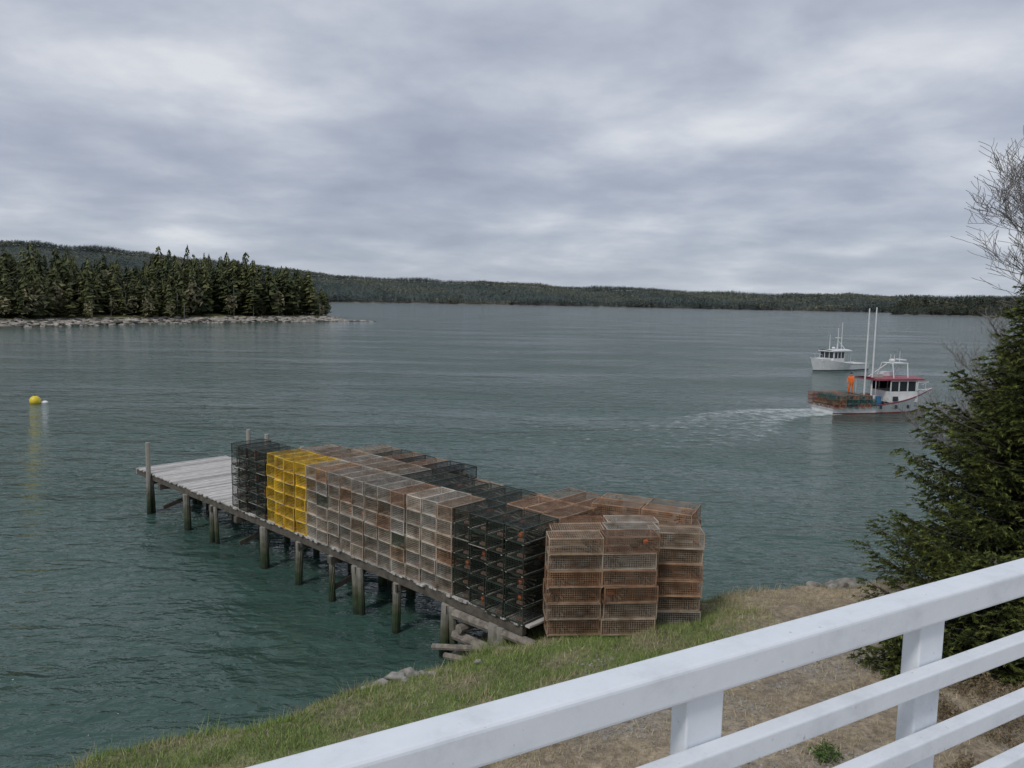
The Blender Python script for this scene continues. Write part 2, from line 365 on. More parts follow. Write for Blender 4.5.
COLS={'dark':(.032,.044,.034),'yellow':(.70,.45,.03),'gray':(.43,.39,.335),'green':(.12,.155,.115),'tan':(.34,.265,.195),'rust':(.32,.195,.12),'black':(.022,.024,.022)}
def put(parent,x,y,z,rot,col,kind=None,cv=1):
    k=random.randrange(3) if kind is None else kind
    if col in('gray','yellow','rust','tan') and k==2 and kind is None and random.random()<.75: k=1
    o=bpy.data.objects.new("lobster_trap",TM[k]); scene.collection.objects.link(o); o.parent=parent
    o.location=(x+random.uniform(-.014,.014),y+random.uniform(-.03,.03),z); o.rotation_euler=(random.uniform(-.01,.01),random.uniform(-.01,.01),rot+random.uniform(-.035,.035)+(math.pi if random.random()<.5 else 0))
    c=COLS[col]; v=random.uniform(.70,1.22)*cv; hsh=random.uniform(-.06,.06)
    o.color=(min(1,c[0]*v*(1+hsh)),c[1]*v,c[2]*v*(1-hsh),1)
stack=empty("lobster_trap_stack",C0,RD)
RP=.372; CP=.607
for i in range(23):
    t=.32+i*CP
    row0='dark' if i<4 else 'yellow' if i<8 else 'gray' if i<19 else 'dark'
    oj=random.uniform(-.05,.05); cv=random.uniform(.85,1.12)
    for k in range(6):
        c=row0
        if row0=='gray' and random.random()<.25: c=random.choice(['tan','tan','rust','green'])
        put(stack,t,.6+oj,DZ+.02+k*RP,0,c,2 if (i>=19 and random.random()<.65) else None,cv)
    if i>=2:
        oj=random.uniform(-.05,.05); n=6
        c='tan' if i<8 else random.choice(['gray','tan','rust']) if i<13 else ('dark' if i<20 else 'rust')
        if i<4:n=5
        for k in range(n): put(stack,t,1.86+oj,DZ+.02+k*RP,0,c)
    if 6<=i<=13:
        for k in range(6): put(stack,t,3.12+random.uniform(-.04,.04),DZ+.02+k*RP,0,random.choice(['black','dark','rust']) if i>7 else 'tan')
    elif i>13:
        for k in range(5 if i<20 else 6): put(stack,t,3.12,DZ+.02+k*RP,0,random.choice(['tan','rust','dark']))
st2=empty("lobster_trap_stack.001",(0,0,0),0)
def col(x,y,ang,n,c,z0=DZ+.02,cv=1):
    for k in range(n): put(st2,x+random.uniform(-.03,.03),y+random.uniform(-.03,.03),z0+k*RP,ang+math.pi/2,random.choice(c),None,cv)
a1=math.radians(5)
for r in range(3):
    for j in range(3):
        dx=j*1.245
        x=1.44+dx*math.cos(a1)-r*.60*math.sin(a1)+r*.16; y=16.72+dx*math.sin(a1)+r*.60+(.32 if j==2 else 0)+(-.05 if j==1 else 0)
        if j==2: x-=.12
        if j==2 and r==2: continue
        col(x,y,a1+(-.12 if j==2 else 0),6,['rust','rust','tan','tan','gray'] if r==0 else ['tan','gray','rust'],DZ-.06+(.03 if j==1 else 0))
a2=math.radians(-24)
for r in range(2):
    for dx in(0,1.235):
        x=2.75+dx*math.cos(a2)+r*.6*.4; y=18.75+dx*math.sin(a2)+r*.6*.91
        col(x,y,a2,6,['tan','rust'],DZ+.14)
# ---------------------------------------------------------------- railing + deck of the house
def paint_mat():
    m,nt,b=mat_new("white_paint"); tc=N(nt,"ShaderNodeTexCoord")
    n=N(nt,"ShaderNodeTexNoise",Scale=7,Detail=10); n.inputs["Roughness"].default_value=.75; nt.links.new(tc.outputs["Object"],n.inputs["Vector"])
    v=N(nt,"ShaderNodeTexNoise",Scale=60,Detail=3); nt.links.new(tc.outputs["Object"],v.inputs["Vector"])
    r=ramp(nt,[(.3,(.62,.655,.69)),(.5,(.74,.78,.82)),(.7,(.79,.825,.865))],n.outputs["Fac"]); s=ramp(nt,[(.22,(.55,.52,.48)),(.31,(1,1,1))],v.outputs["Fac"])
    mx=N(nt,"ShaderNodeMix",data_type='RGBA',blend_type='MULTIPLY'); mx.inputs[0].default_value=1; nt.links.new(r.outputs[0],mx.inputs[6]); nt.links.new(s.outputs[0],mx.inputs[7]); nt.links.new(mx.outputs[2],b.inputs["Base Color"])
    b.inputs["Roughness"].default_value=.5; bp=N(nt,"ShaderNodeBump",Strength=.3,Distance=.003); nt.links.new(n.outputs["Fac"],bp.inputs["Height"]); nt.links.new(bp.outputs[0],b.inputs["Normal"]); return m
paint=paint_mat()
def railing():
    h=.62; k=h/.5
    r=Vector((.871,.491,0)).normalized()
    P0=Vector((-.288*k,.772*k,H-h))
    ang=math.atan2(r.y,r.x); root=empty("porch_railing",P0,ang)
    w_=.066; t_=.064
    mb=MB(); mb.box((2.2,-w_/2,-t_/2),(7.4,w_,t_),paint); mb.obj("top_rail",root,bevel=.008)
    mb=MB()
    for s in(-1.20,-.54,.12,.792,1.462,2.12,2.78,3.45,4.15,4.85,5.55): mb.box((s,-.026,-t_-.5),(.088,.042,.998),paint)
    mb.obj("posts",root,bevel=.004)
    for i,dz in enumerate((.180,.332,.484,.636,.788)):
        mb=MB(); mb.box((2.2,-.068,-dz),(7.4,.036,.044),paint); mb.obj("rail_%d"%(i+1),root,bevel=.005)
    d=empty("porch_deck",P0,ang); mb=MB()
    for i in range(24): mb.box((2.2,.06-i*.145-.07,-1.08),(7.6,.138,.035),wood)
    mb.obj("boards",d)
    mb=MB(); mb.box((2.2,.04,-1.22),(7.6,.04,.22),paint)
    for s in(-1.4,2.2,5.8): mb.box((s,-.05,-3.4),(.14,.14,4.3),paint)
    mb.obj("frame",d)
railing()
# ---------------------------------------------------------------- foliage tools
def soup(name,P,C,mat,parent=None):
    n=len(P); return mesh_np(name,P.reshape(-1,3),np.arange(n*3).reshape(-1,3),mat,np.repeat(C[:,None],3,1).reshape(-1,3),parent=parent)
needle=vcol_mat("needle_foliage",.7)
bark=noisy_mat("bark",(.06,.05,.04),(.17,.14,.12),10,.95,.5)
barkg=noisy_mat("bark_grey",(.14,.13,.12),(.30,.28,.26),10,.95,.5)
def near_spruce(name,base,Ht,R,seed,nb=210,dens=1.0,zlow=.06,nsz=1.0,ex=.72):
    rg=np.random.default_rng(seed); root=empty(name,base)
    mb=MB(); mb.tube([(0,0,-.3),(0,0,Ht*.3),(.05,0,Ht*.7),(.05,.03,Ht)],[.17,.12,.05,.012],bark,9)
    A=[];B=[];L=[];sh=[]
    for i in range(nb):
        f=zlow+(1-zlow)*(i/nb)**1.05; z=Ht*f; az=i*2.399+rg.uniform(-.3,.3)
        ln=R*(1-f)**ex*rg.uniform(.66,1.05)*(1+.16*math.sin(az*3+z*1.7))+.15; up=.1+.55*f
        d=np.array([math.cos(az),math.sin(az)])
        ns=max(4,int(ln/.1)); tt=np.linspace(0,1,ns+1)
        zc=z+ln*(up*tt-.42*tt**1.3+.34*tt**3)
        pts=np.stack([d[0]*ln*tt+rg.normal(0,.015,ns+1),d[1]*ln*tt+rg.normal(0,.015,ns+1),zc],-1)
        mb.tube([tuple(p) for p in pts[::3]] if len(pts[::3])>1 else [tuple(pts[0]),tuple(pts[-1])],list(np.linspace(.03,.006,max(2,len(pts[::3])))),bark,4,False)
        for j in range(max(1,int(ns*.25)),ns+1):
            for s in(-1,1):
                if rg.random()>.93: continue
                tl=(.50*ln*(1-tt[j]*.72)*.5+.14)*rg.uniform(.6,1.15); tl=min(tl,.55)
                ta=az+s*rg.uniform(.5,1.1)
                dv=np.array([math.cos(ta),math.sin(ta),rg.uniform(-.5,.3)]); 
                A.append(pts[j]); B.append(dv*tl); L.append(tl); sh.append(tt[j])
    mb.obj("trunk",root,smooth=True)
    A=np.array(A);B=np.array(B);L=np.array(L);sh=np.array(sh)
    K=int(20*dens); n=len(A)
    t=rg.uniform(0,1.05,(n,K)); base_=A[:,None]+B[:,None]*t[...,None]
    d=B/np.linalg.norm(B,axis=1,keepdims=True); side=np.cross(d,[0,0,1]); side/=np.linalg.norm(side,axis=1,keepdims=True)+1e-9; upv=np.cross(side,d)
    th=rg.uniform(0,2*np.pi,(n,K))
    out=side[:,None]*np.cos(th)[...,None]+upv[:,None]*np.sin(th)[...,None]
    nl=nsz*rg.uniform(.06,.11,(n,K))[...,None]; tip=base_+(d[:,None]*.7+out*.65)*nl
    wv=np.cross(d[:,None]+0*out,out)*nsz*rg.uniform(.011,.019,(n,K))[...,None]
    P=np.stack([base_-wv,base_+wv,tip],2).reshape(-1,3,3)
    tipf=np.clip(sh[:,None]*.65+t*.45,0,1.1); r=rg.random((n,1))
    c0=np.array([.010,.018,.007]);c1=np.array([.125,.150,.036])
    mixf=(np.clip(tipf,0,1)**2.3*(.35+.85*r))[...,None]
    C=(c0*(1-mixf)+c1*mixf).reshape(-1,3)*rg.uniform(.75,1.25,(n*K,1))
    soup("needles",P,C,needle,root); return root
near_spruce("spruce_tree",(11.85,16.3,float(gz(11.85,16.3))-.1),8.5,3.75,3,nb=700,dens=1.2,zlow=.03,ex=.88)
near_spruce("spruce_tree.001",(13.9,13.4,float(gz(13.9,13.4))-.1),6.5,3.2,5,nb=150,dens=.7)
near_spruce("young_spruce",(9.1,14.0,float(gz(9.1,14.0))-.1),2.1,1.5,9,nb=170,dens=1)
near_spruce("young_spruce.001",(7.5,13.6,float(gz(7.5,13.6))-.1),1.0,.75,19,nb=80,dens=1)
near_spruce("young_spruce.002",(9.7,12.6,float(gz(9.7,12.6))-.1),1.7,1.3,29,nb=120,dens=1)
def bare_tree(name,base,Ht,seed,lean=(0,0),m=barkg,rs0=.016,mr=.006):
    rd=random.Random(seed); mb=MB()
    def br(p,d,L,r,lv):
        pts=[p];rs=[r];q=p.copy();dd=d.copy(); n=5 if lv<3 else 4
        for i in range(n):
            dd=(dd+Vector((rd.uniform(-1,1),rd.uniform(-1,1),rd.uniform(-.5,.8)))*.17).normalized(); q=q+dd*L/n; pts.append(q.copy()); rs.append(max(mr,r*(1-.6*(i+1)/n)))
            if lv<5 and (i>0 or lv>0):
                for _ in range(2 if lv in(1,2,3) else 1 if lv else 2):
                    ax=Vector((rd.uniform(-1,1),rd.uniform(-1,1),rd.uniform(-.1,.7))).normalized(); nd=(dd*.75+ax*.85).normalized()
                    br(q.copy(),nd,L*rd.uniform(.42,.66),rs[-1]*.6,lv+1)
        mb.tube([tuple(a) for a in pts],rs,m,6 if lv<2 else 3,False)
    br(Vector((0,0,-.2)),Vector((lean[0],lean[1],1)).normalized(),Ht*.72,Ht*rs0,0)
    o=mb.obj(name); o.location=base; return o
bare_tree("bare_tree",(15.2,19.2,1.6),8.4,4,(-.02,0),rs0=.018)
bare_tree("bare_tree.001",(13.5,18.8,1.4),5.2,8,(-.06,.05),mr=.004)
def shrub(name,base,r,h,n,c0,c1,seed,sz=.05):
    rg=np.random.default_rng(seed); 
    u=rg.normal(size=(n,3)); u/=np.linalg.norm(u,axis=1,keepdims=True); rad=rg.uniform(.25,1,(n,1))**.6*(1+.3*np.sin(u[:,:1]*5+seed)*np.cos(u[:,1:2]*4))
    c=u*rad*np.array([r,r,h*.7])+np.array([0,0,h*.35]); c=c[c[:,2]>0]; n=len(c)
    P=c[:,None]+rg.normal(0,sz,(n,3,3)); rr=rg.random((n,1)); C=np.array(c0)*(1-rr)+np.array(c1)*rr
    o=soup(name,P,C,needle); o.location=base; return o
for i,(x,y,r,h,g) in enumerate([(7.6,10.9,.6,.35,0),(6.9,11.8,.45,.25,0),(8.4,11.5,.7,.4,0),(4.6,10.45,.2,.25,1),(6.4,9.8,.4,.22,0),(7.2,9.6,.5,.3,0),(9.2,10.6,.6,.4,0),(8.0,12.6,.5,.3,0)]):
    shrub("low_shrub" if g==0 else "green_shrub",(x,y,float(gz(x,y))),r,h,int(3600*r),(.11,.075,.045) if g==0 else (.03,.06,.015),(.25,.20,.12) if g==0 else (.12,.19,.05),i,.017)
# ---------------------------------------------------------------- island
isl=np.array([(-420,60),(-230,120),(-129,192),(-121,222),(-101,258),(-82,285),(-66,302),(-74,330),(-120,390),(-260,450),(-520,420),(-600,150)],float)
def pdist(x,y,poly):
    d=np.full(x.shape,1e9); ins=np.zeros(x.shape,bool); m=len(poly)
    for i in range(m):
        a=poly[i];b=poly[(i+1)%m]; ab=b-a; t=np.clip(((x-a[0])*ab[0]+(y-a[1])*ab[1])/(ab@ab),0,1)
        d=np.minimum(d,np.hypot(x-a[0]-t*ab[0],y-a[1]-t*ab[1]))
        c=((a[1]>y)!=(b[1]>y)); xi=(b[0]-a[0])*(y-a[1])/(b[1]-a[1]+1e-12)+a[0]; ins^=c&(x<xi)
    return np.where(ins,d,-d)
def iz(x,y):
    d=pdist(x,y,isl)+wob(x,y,.11,1)*3.2+wob(x,y,.45,2)*1.5
    return np.interp(d,[-20,-4,0,3,8,25,70,200],[-4,-1.2,-.05,.8,1.6,3.2,6,9])+wob(x,y,1.1,3)*.2
def island():
    xs=np.concatenate([np.arange(-600,-180,8.),np.arange(-180,-50,1.)]); ys=np.concatenate([np.arange(50,170,6.),np.arange(170,345,1.),np.arange(345,460,8.)])
    X,Y=np.meshgrid(xs,ys); Z=iz(X,Y); nx,ny=len(xs),len(ys); idx=np.arange(nx*ny).reshape(ny,nx)
    F=np.stack([idx[:-1,:-1],idx[:-1,1:],idx[1:,1:],idx[1:,:-1]],-1).reshape(-1,4)
    rk=np.array([.30,.275,.235]); gr=np.array([.19,.18,.085]); dk=np.array([.05,.045,.035])
    a=np.clip((Z-1.3)/.5,0,1)[...,None]; b=np.clip(1-(Z-.15)/.45,0,1)[...,None]
    C=rk*(1-a)+gr*a; C=C*(1-b)+dk*b; C=C*(1+.5*wob(X,Y,1.7,5)[...,None])
    mesh_np("island",np.stack([X,Y,Z],-1).reshape(-1,3),F,vcol_mat("island_ground"),np.clip(C,.01,1).reshape(-1,3),k=4)
    mb=MB(); rr=noisy_mat("island_rock",(.16,.14,.12),(.52,.48,.42),.6,.9,0,6); cnt=0
    rg=np.random.default_rng(21)
    while cnt<900:
        x=rg.uniform(-150,-60); y=rg.uniform(180,312); d=float(pdist(np.array([x]),np.array([y]),isl)[0]); z=float(iz(np.array(x),np.array(y)))
        if z<-.3 or z>1.7 or d>14: continue
        cnt+=1; r=rg.uniform(.25,.8)*(1.8 if rg.random()<.08 else 1); rock_geo(mb,(x,y,z),r,rr if rg.random()<.7 else rockd,cnt,(1.4,1,.5),8,5)
    for i in range(40):
        t=i/40; x=-66+t*11+rg.normal(0,.8); y=301+t*4+rg.normal(0,1.5); rock_geo(mb,(x,y,0),rg.uniform(.5,1.3)*(1-.5*t),rr if i%3 else rockd,i,(1.5,1,.5),8,5)
    mb.obj("island_rocks")
island()
def conifers(xy,z,h,rad,K,rg,c_lo,c_hi,tw=.32):
    n=len(xy); t=rg.random((n,K))**.85*.97; t=.03+t*.97; az=rg.uniform(0,2*np.pi,(n,K))
    shp=rg.uniform(.45,.95,(n,1))
    r=rad[:,None]*(1-t)**shp*rg.uniform(.45,1.25,(n,K))*(1+.3*np.sin(az*2+np.arange(n)[:,None])*np.cos(t*9+np.arange(n)[:,None]))+.05*rad[:,None]
    zz=z[:,None]+h[:,None]*(.04+.96*t)
    dl=tw*rg.uniform(.7,1.4,(n,K)); drop=h[:,None]*rg.uniform(.01,.06,(n,K))
    cx=xy[:,0][:,None];cy=xy[:,1][:,None]; q=.25
    p0=np.stack([cx+q*r*np.cos(az),cy+q*r*np.sin(az),zz+drop*.8],-1); p1=np.stack([cx+r*np.cos(az-dl),cy+r*np.sin(az-dl),zz-drop],-1); p2=np.stack([cx+r*np.cos(az+dl),cy+r*np.sin(az+dl),zz-drop*.4],-1)
    P=np.stack([p0,p1,p2],2).reshape(-1,3,3)
    tr=rg.random((n,1,1)); C=(np.array(c_lo)*(1-tr)+np.array(c_hi)*tr)*rg.uniform(.5,1.4,(n,K,1))
    return P,C.reshape(-1,3)
def blobs(xy,z,h,rad,K,rg,c_lo,c_hi):
    n=len(xy); u=rg.normal(size=(n,K,3)); u/=np.linalg.norm(u,axis=2,keepdims=True); u*=rg.uniform(.5,1,(n,K,1))
    c=np.stack([xy[:,0][:,None]+u[...,0]*rad[:,None],xy[:,1][:,None]+u[...,1]*rad[:,None],z[:,None]+h[:,None]*(.55+.45*u[...,2])],-1)
    P=c[:,:,None]+rg.normal(0,1,(n,K,3,3))*(rad[:,None,None,None]*.22); tr=rg.random((n,1,1)); C=(np.array(c_lo)*(1-tr)+np.array(c_hi)*tr)*rg.uniform(.7,1.3,(n,K,1))
    return P.reshape(-1,3,3),C.reshape(-1,3)
def island_forest():
    rg=np.random.default_rng(3); n=9000
    x=rg.uniform(-300,-60,n); y=rg.uniform(110,345,n); d=pdist(x,y,isl)
    lim=9+6*wob(x,y,.12,2)+3*wob(x,y,.5,6); k=(d>lim)&(d<62)&(x/y>-.95)
    tipd=np.hypot(x+66,y-302); k&=(tipd>2)
    k&=rg.random(n)<np.where(d<22,.7,.40)
    x=x[k];y=y[k];d=d[k];tipd=tipd[k]; n=len(x)
    h=np.clip(rg.normal(11.6,2.6,n),4,17.5)*np.clip(.55+(d-5)/18,0.5,1.05)*np.clip(.42+tipd/24,0.4,1.1)*np.clip(y/258,.70,1.15)*(1+.16*wob(x,y,.07,4)); rad=np.clip(h*rg.uniform(.18,.32,n),1.2,4)
    z=iz(x,y)
    P,C=conifers(np.stack([x,y],-1),z,h,rad,170,rg,(.032,.046,.020),(.125,.135,.052))
    m=rg.random(n)<.28; P2,C2=blobs(np.stack([x[m]+2,y[m]-2],-1),z[m],h[m]*.66,h[m]*.17,90,rg,(.17,.155,.10),(.25,.23,.12))
    soup("island_forest",np.concatenate([P,P2]),np.concatenate([C,C2]),needle)
    mb=MB()
    for i in range(0,n,5): mb.tube([(x[i]+1,y[i]-1.5,z[i]-.3),(x[i]+1.2,y[i]-1.5,z[i]+h[i]*.7)],[.18,.08],barkg,4,False)
    mb.obj("birch_trunks")
island_forest()
# ---------------------------------------------------------------- distant hills
def hills(name,prof,depth,treeH,ntree,c_lo,c_hi,seed,K=9,extra=None,lowd=False):
    rg=np.random.default_rng(seed); pr=np.array(prof,float)
    ta=(pr[:,0]-512)/770
    def q(u,row): return np.interp(u,ta,pr[:,row])
    def ht(u,s):
        D0=q(u,1); Dc=D0+depth; top=(9+q(u,2)*(1+.11*wob(u*9,0*u,1,1)+.06*wob(u*31,0*u,1,2))/770*Dc-treeH*.8)
        return -.5+top*np.clip(s,0,1)**.8
    def dd(u,s): return q(u,1)+s*depth+wob(u*40,0*u,1,2)*14*(1-np.clip(s,0,1))
    U=np.linspace(ta[0],ta[-1],500); S=np.linspace(0,1.6,14); UU,SS=np.meshgrid(U,S)
    D=dd(UU,SS); X=UU*D; Y=D
    Z=ht(UU,np.minimum(SS,1))*np.where(SS>1,1-(SS-1)*1.2,1)
    ny,nx=UU.shape; idx=np.arange(nx*ny).reshape(ny,nx); F=np.stack([idx[:-1,:-1],idx[:-1,1:],idx[1:,1:],idx[1:,:-1]],-1).reshape(-1,4)
    C=np.zeros((ny,nx,3))+np.array(c_lo)*1.0; C[0]=(.22,.21,.19)
    mesh_np(name,np.stack([X,Y,Z],-1).reshape(-1,3),F,vcol_mat(name+"_ground"),C.reshape(-1,3),k=4,smooth=True)
    vis=int(ntree*.8)
    u=np.concatenate([rg.uniform(-.75,.75,vis),rg.uniform(ta[0],ta[-1],ntree-vis)]); u=u[(u>ta[0])&(u<ta[-1])]; ntree=len(u)
    s=rg.uniform(.01,1.05,ntree); pk=rg.random(ntree); s=np.where(pk<.3,rg.uniform(.93,1.06,ntree),s); s=np.where(pk>.88,rg.uniform(.005,.06,ntree),s)
    D=dd(u,s)+2
    z=ht(u,np.minimum(s,1)); h=rg.uniform(.6,1.15,ntree)*treeH*(.9+.25*wob(u*30,s*3,2,1)); xy=np.stack([u*D,D],-1)
    # darker spruce close to the water, mixed and lighter woods higher up
    dec=rg.random(ntree)<np.clip(.35+.8*wob(u*14,s*5,1.5,3)-(.35 if lowd else 0)*(s<.3),0.03,.92)
    P,Cc=conifers(xy[~dec],z[~dec],h[~dec],h[~dec]*.34,K,rg,c_lo,c_hi,.6)
    dk=np.where(s[~dec]<.12,.62,1.0) if lowd else np.ones((~dec).sum())
    Cc=Cc*np.repeat(dk,K)[:,None]
    P2,C2=blobs(xy[dec],z[dec],h[dec]*.85,h[dec]*.40,K,rg,extra[0],extra[1])
    soup(name+"_forest",np.concatenate([P,P2]),np.concatenate([Cc,C2]),needle)
hills("distant_hills",[(-1300,1200,40),(-300,1250,47),(0,1300,50),(60,1300,47),(150,1350,41),(250,1450,33),(330,1500,27),(400,1600,22),(500,1600,18.5),(600,1550,15),(740,1450,13),(880,1350,13),(1000,1300,13.5),(1500,1200,16),(2400,1200,22)],450,12,64000,(.055,.073,.068),(.085,.108,.088),11,K=9,extra=((.135,.145,.11),(.175,.18,.13)),lowd=True)  # distance haze is put into these lighter, bluer hill and tree colours
hills("headland",[(888,1000,2),(900,1000,9.5),(930,980,12.5),(985,950,13),(1100,900,15),(1500,850,17)],70,12,6000,(.028,.036,.028),(.05,.062,.042),12,K=14,extra=((.07,.075,.05),(.10,.10,.06)))
# ---------------------------------------------------------------- boats
whitep=noisy_mat("boat_white",(.62,.63,.62),(.78,.78,.77),2,.35); red=noisy_mat("boat_maroon",(.22,.045,.06),(.32,.08,.10),3,.5); redb=noisy_mat("antifoul_red",(.20,.03,.03),(.28,.06,.05),3,.6)
glass=noisy_mat("dark_glass",(.015,.02,.025),(.03,.04,.045),1,.08); metalm=noisy_mat("galvanised",(.55,.55,.55),(.7,.7,.7),4,.4,metal=.3); deckm=noisy_mat("boat_deck",(.30,.31,.31),(.45,.45,.44),3,.7)
orange=noisy_mat("orange_oilskin",(.75,.14,.01),(.85,.2,.03),5,.5); teal=noisy_mat("barrel_blue",(.02,.10,.22),(.04,.16,.30),3,.4); darkc=noisy_mat("dark_cloth",(.02,.025,.04),(.04,.045,.06),6,.9)
def hull(root,L,Bm,sh0,sh1,band,bott):
    mb=MB(); n=26; S=[]
    for i in range(n+1):
        t=i/n; b=Bm/2*(.86+.14*math.sin(min(1,t/.5)*math.pi/2))*(1 if t<.5 else max(0.015,1-((t-.5)/.5)**2.3)); sh=sh0+(sh1-sh0)*max(0,(t-.25)/.75)**1.7
        x=-L/2+L*t; fl=.72+.2*(1-t) if t>.4 else .92
        rake=lambda z: (z/sh1)*.75*(t**6) 
        sec=[(0,-.55*(1-t**4)),(b*fl*.75,-.3*(1-t**3)),(b*fl,0.0),(b*fl*1.01,.10),(b*.985,sh-.16),(b,sh-.10),(b*1.02,sh),(b*.94,sh),(b*.9,sh-.08)]
        S.append([(x+rake(max(z,0)),y,z) for y,z in sec])
    ms=[bott,bott,bott,whitep,whitep,band,band,whitep]
    for i in range(n):
        for j in range(8):
            a,b_,c,d=S[i][j],S[i+1][j],S[i+1][j+1],S[i][j+1]
            mb.poly([a,b_,c,d],ms[j]); mb.poly([(p[0],-p[1],p[2]) for p in (d,c,b_,a)],ms[j])
    st=S[0][:7]; mb.poly(st+[(p[0],-p[1],p[2]) for p in st[::-1]],whitep)
    mb.obj("hull",root)
    mb=MB()
    def dz(i): 
        t=i/n; return .5 if t<.62 else S[i][8][2]-.02
    for i in range(n):
        t=i/n
        a,b_=S[i][8],S[i+1][8]; za,zb=dz(i),dz(i+1)
        mb.poly([(a[0],-a[1],za),(b_[0],-b_[1],zb),(b_[0],b_[1],zb),(a[0],a[1],za)],deckm)
        if t<.66:
            for s in(1,-1): mb.poly([(a[0],s*a[1],a[2]),(b_[0],s*b_[1],b_[2]),(b_[0],s*b_[1],zb),(a[0],s*a[1],za)],whitep)
    mb.obj("deck",root)
    return S
def house(root,x0,x1,wd,z0,z1,roofmat,roofover=.3,back_ext=1.2):
    mb=MB(); L=x1-x0
    zs=z0+(z1-z0)*.48; zt=z1-.16; rk=.28
    for s in(1,-1):
        y=s*wd/2
        mb.poly([(x0,y,z0),(x1+rk,y,z0),(x1+rk*.5,y,zs),(x0,y,zs)],whitep)
        mb.poly([(x0,y,zt),(x1+.1,y,zt),(x1,y,z1),(x0,y,z1)],whitep)
        nw=3
        for i in range(nw):
            a=x0+L*i/nw+.06;b=x0+L*(i+1)/nw-.06
            mb.poly([(a,y*.985,zs),(b,y*.985,zs),(b,y*.985,zt),(a,y*.985,zt)],glass)
            mb.box((b+.05,y*.992,(zs+zt)/2),(.1,.05,zt-zs),whitep)
        mb.box((x0+.03,y*.992,(zs+zt)/2),(.1,.05,zt-zs),whitep)
    mb.poly([(x1+rk,-wd/2,z0),(x1+rk,wd/2,z0),(x1+rk*.5,wd/2,zs),(x1+rk*.5,-wd/2,zs)],whitep)
    for i in range(3):
        a=-wd/2+wd*i/3+.05;b=-wd/2+wd*(i+1)/3-.05; mb.poly([(x1+rk*.45,a,zs),(x1+rk*.45,b,zs),(x1+.08,b,zt),(x1+.08,a,zt)],glass)
        mb.box((x1+.12,a-.05,(zs+zt)/2),(.07,.08,zt-zs),whitep)
    mb.box((x1+.12,wd/2-.04,(zs+zt)/2),(.07,.08,zt-zs),whitep)
    mb.poly([(x1,-wd/2,zt),(x1,wd/2,zt),(x1,wd/2,z1),(x1,-wd/2,z1)],whitep)
    mb.poly([(x0,-wd/2,z0),(x0,wd/2,z0),(x0,wd/2,zs),(x0,-wd/2,zs)],whitep)
    mb.obj("wheelhouse",root)
    mb=MB(); xa=x0-back_ext; xb=x1+roofover; n=6
    for i in range(n):
        ya=-wd/2-.12+(wd+.24)*i/n; yb=-wd/2-.12+(wd+.24)*(i+1)/n
        ca=.12*(1-(2*i/n-1)**2); cb=.12*(1-(2*(i+1)/n-1)**2)
        mb.poly([(xa,ya,z1+ca+.07),(xb,ya,z1+ca+.07),(xb,yb,z1+cb+.07),(xa,yb,z1+cb+.07)],roofmat)
    mb.box(((xa+xb)/2,0,z1+.0),(xb-xa,wd+.24,.13),roofmat)
    mb.obj("canopy_roof",root)
    mb=MB()
    for s in(1,-1): mb.tube([(xa+.1,s*wd/2,z0-.3),(xa+.1,s*wd/2,z1)],[.03,.03],metalm,6)
    mb.obj("canopy_posts",root)
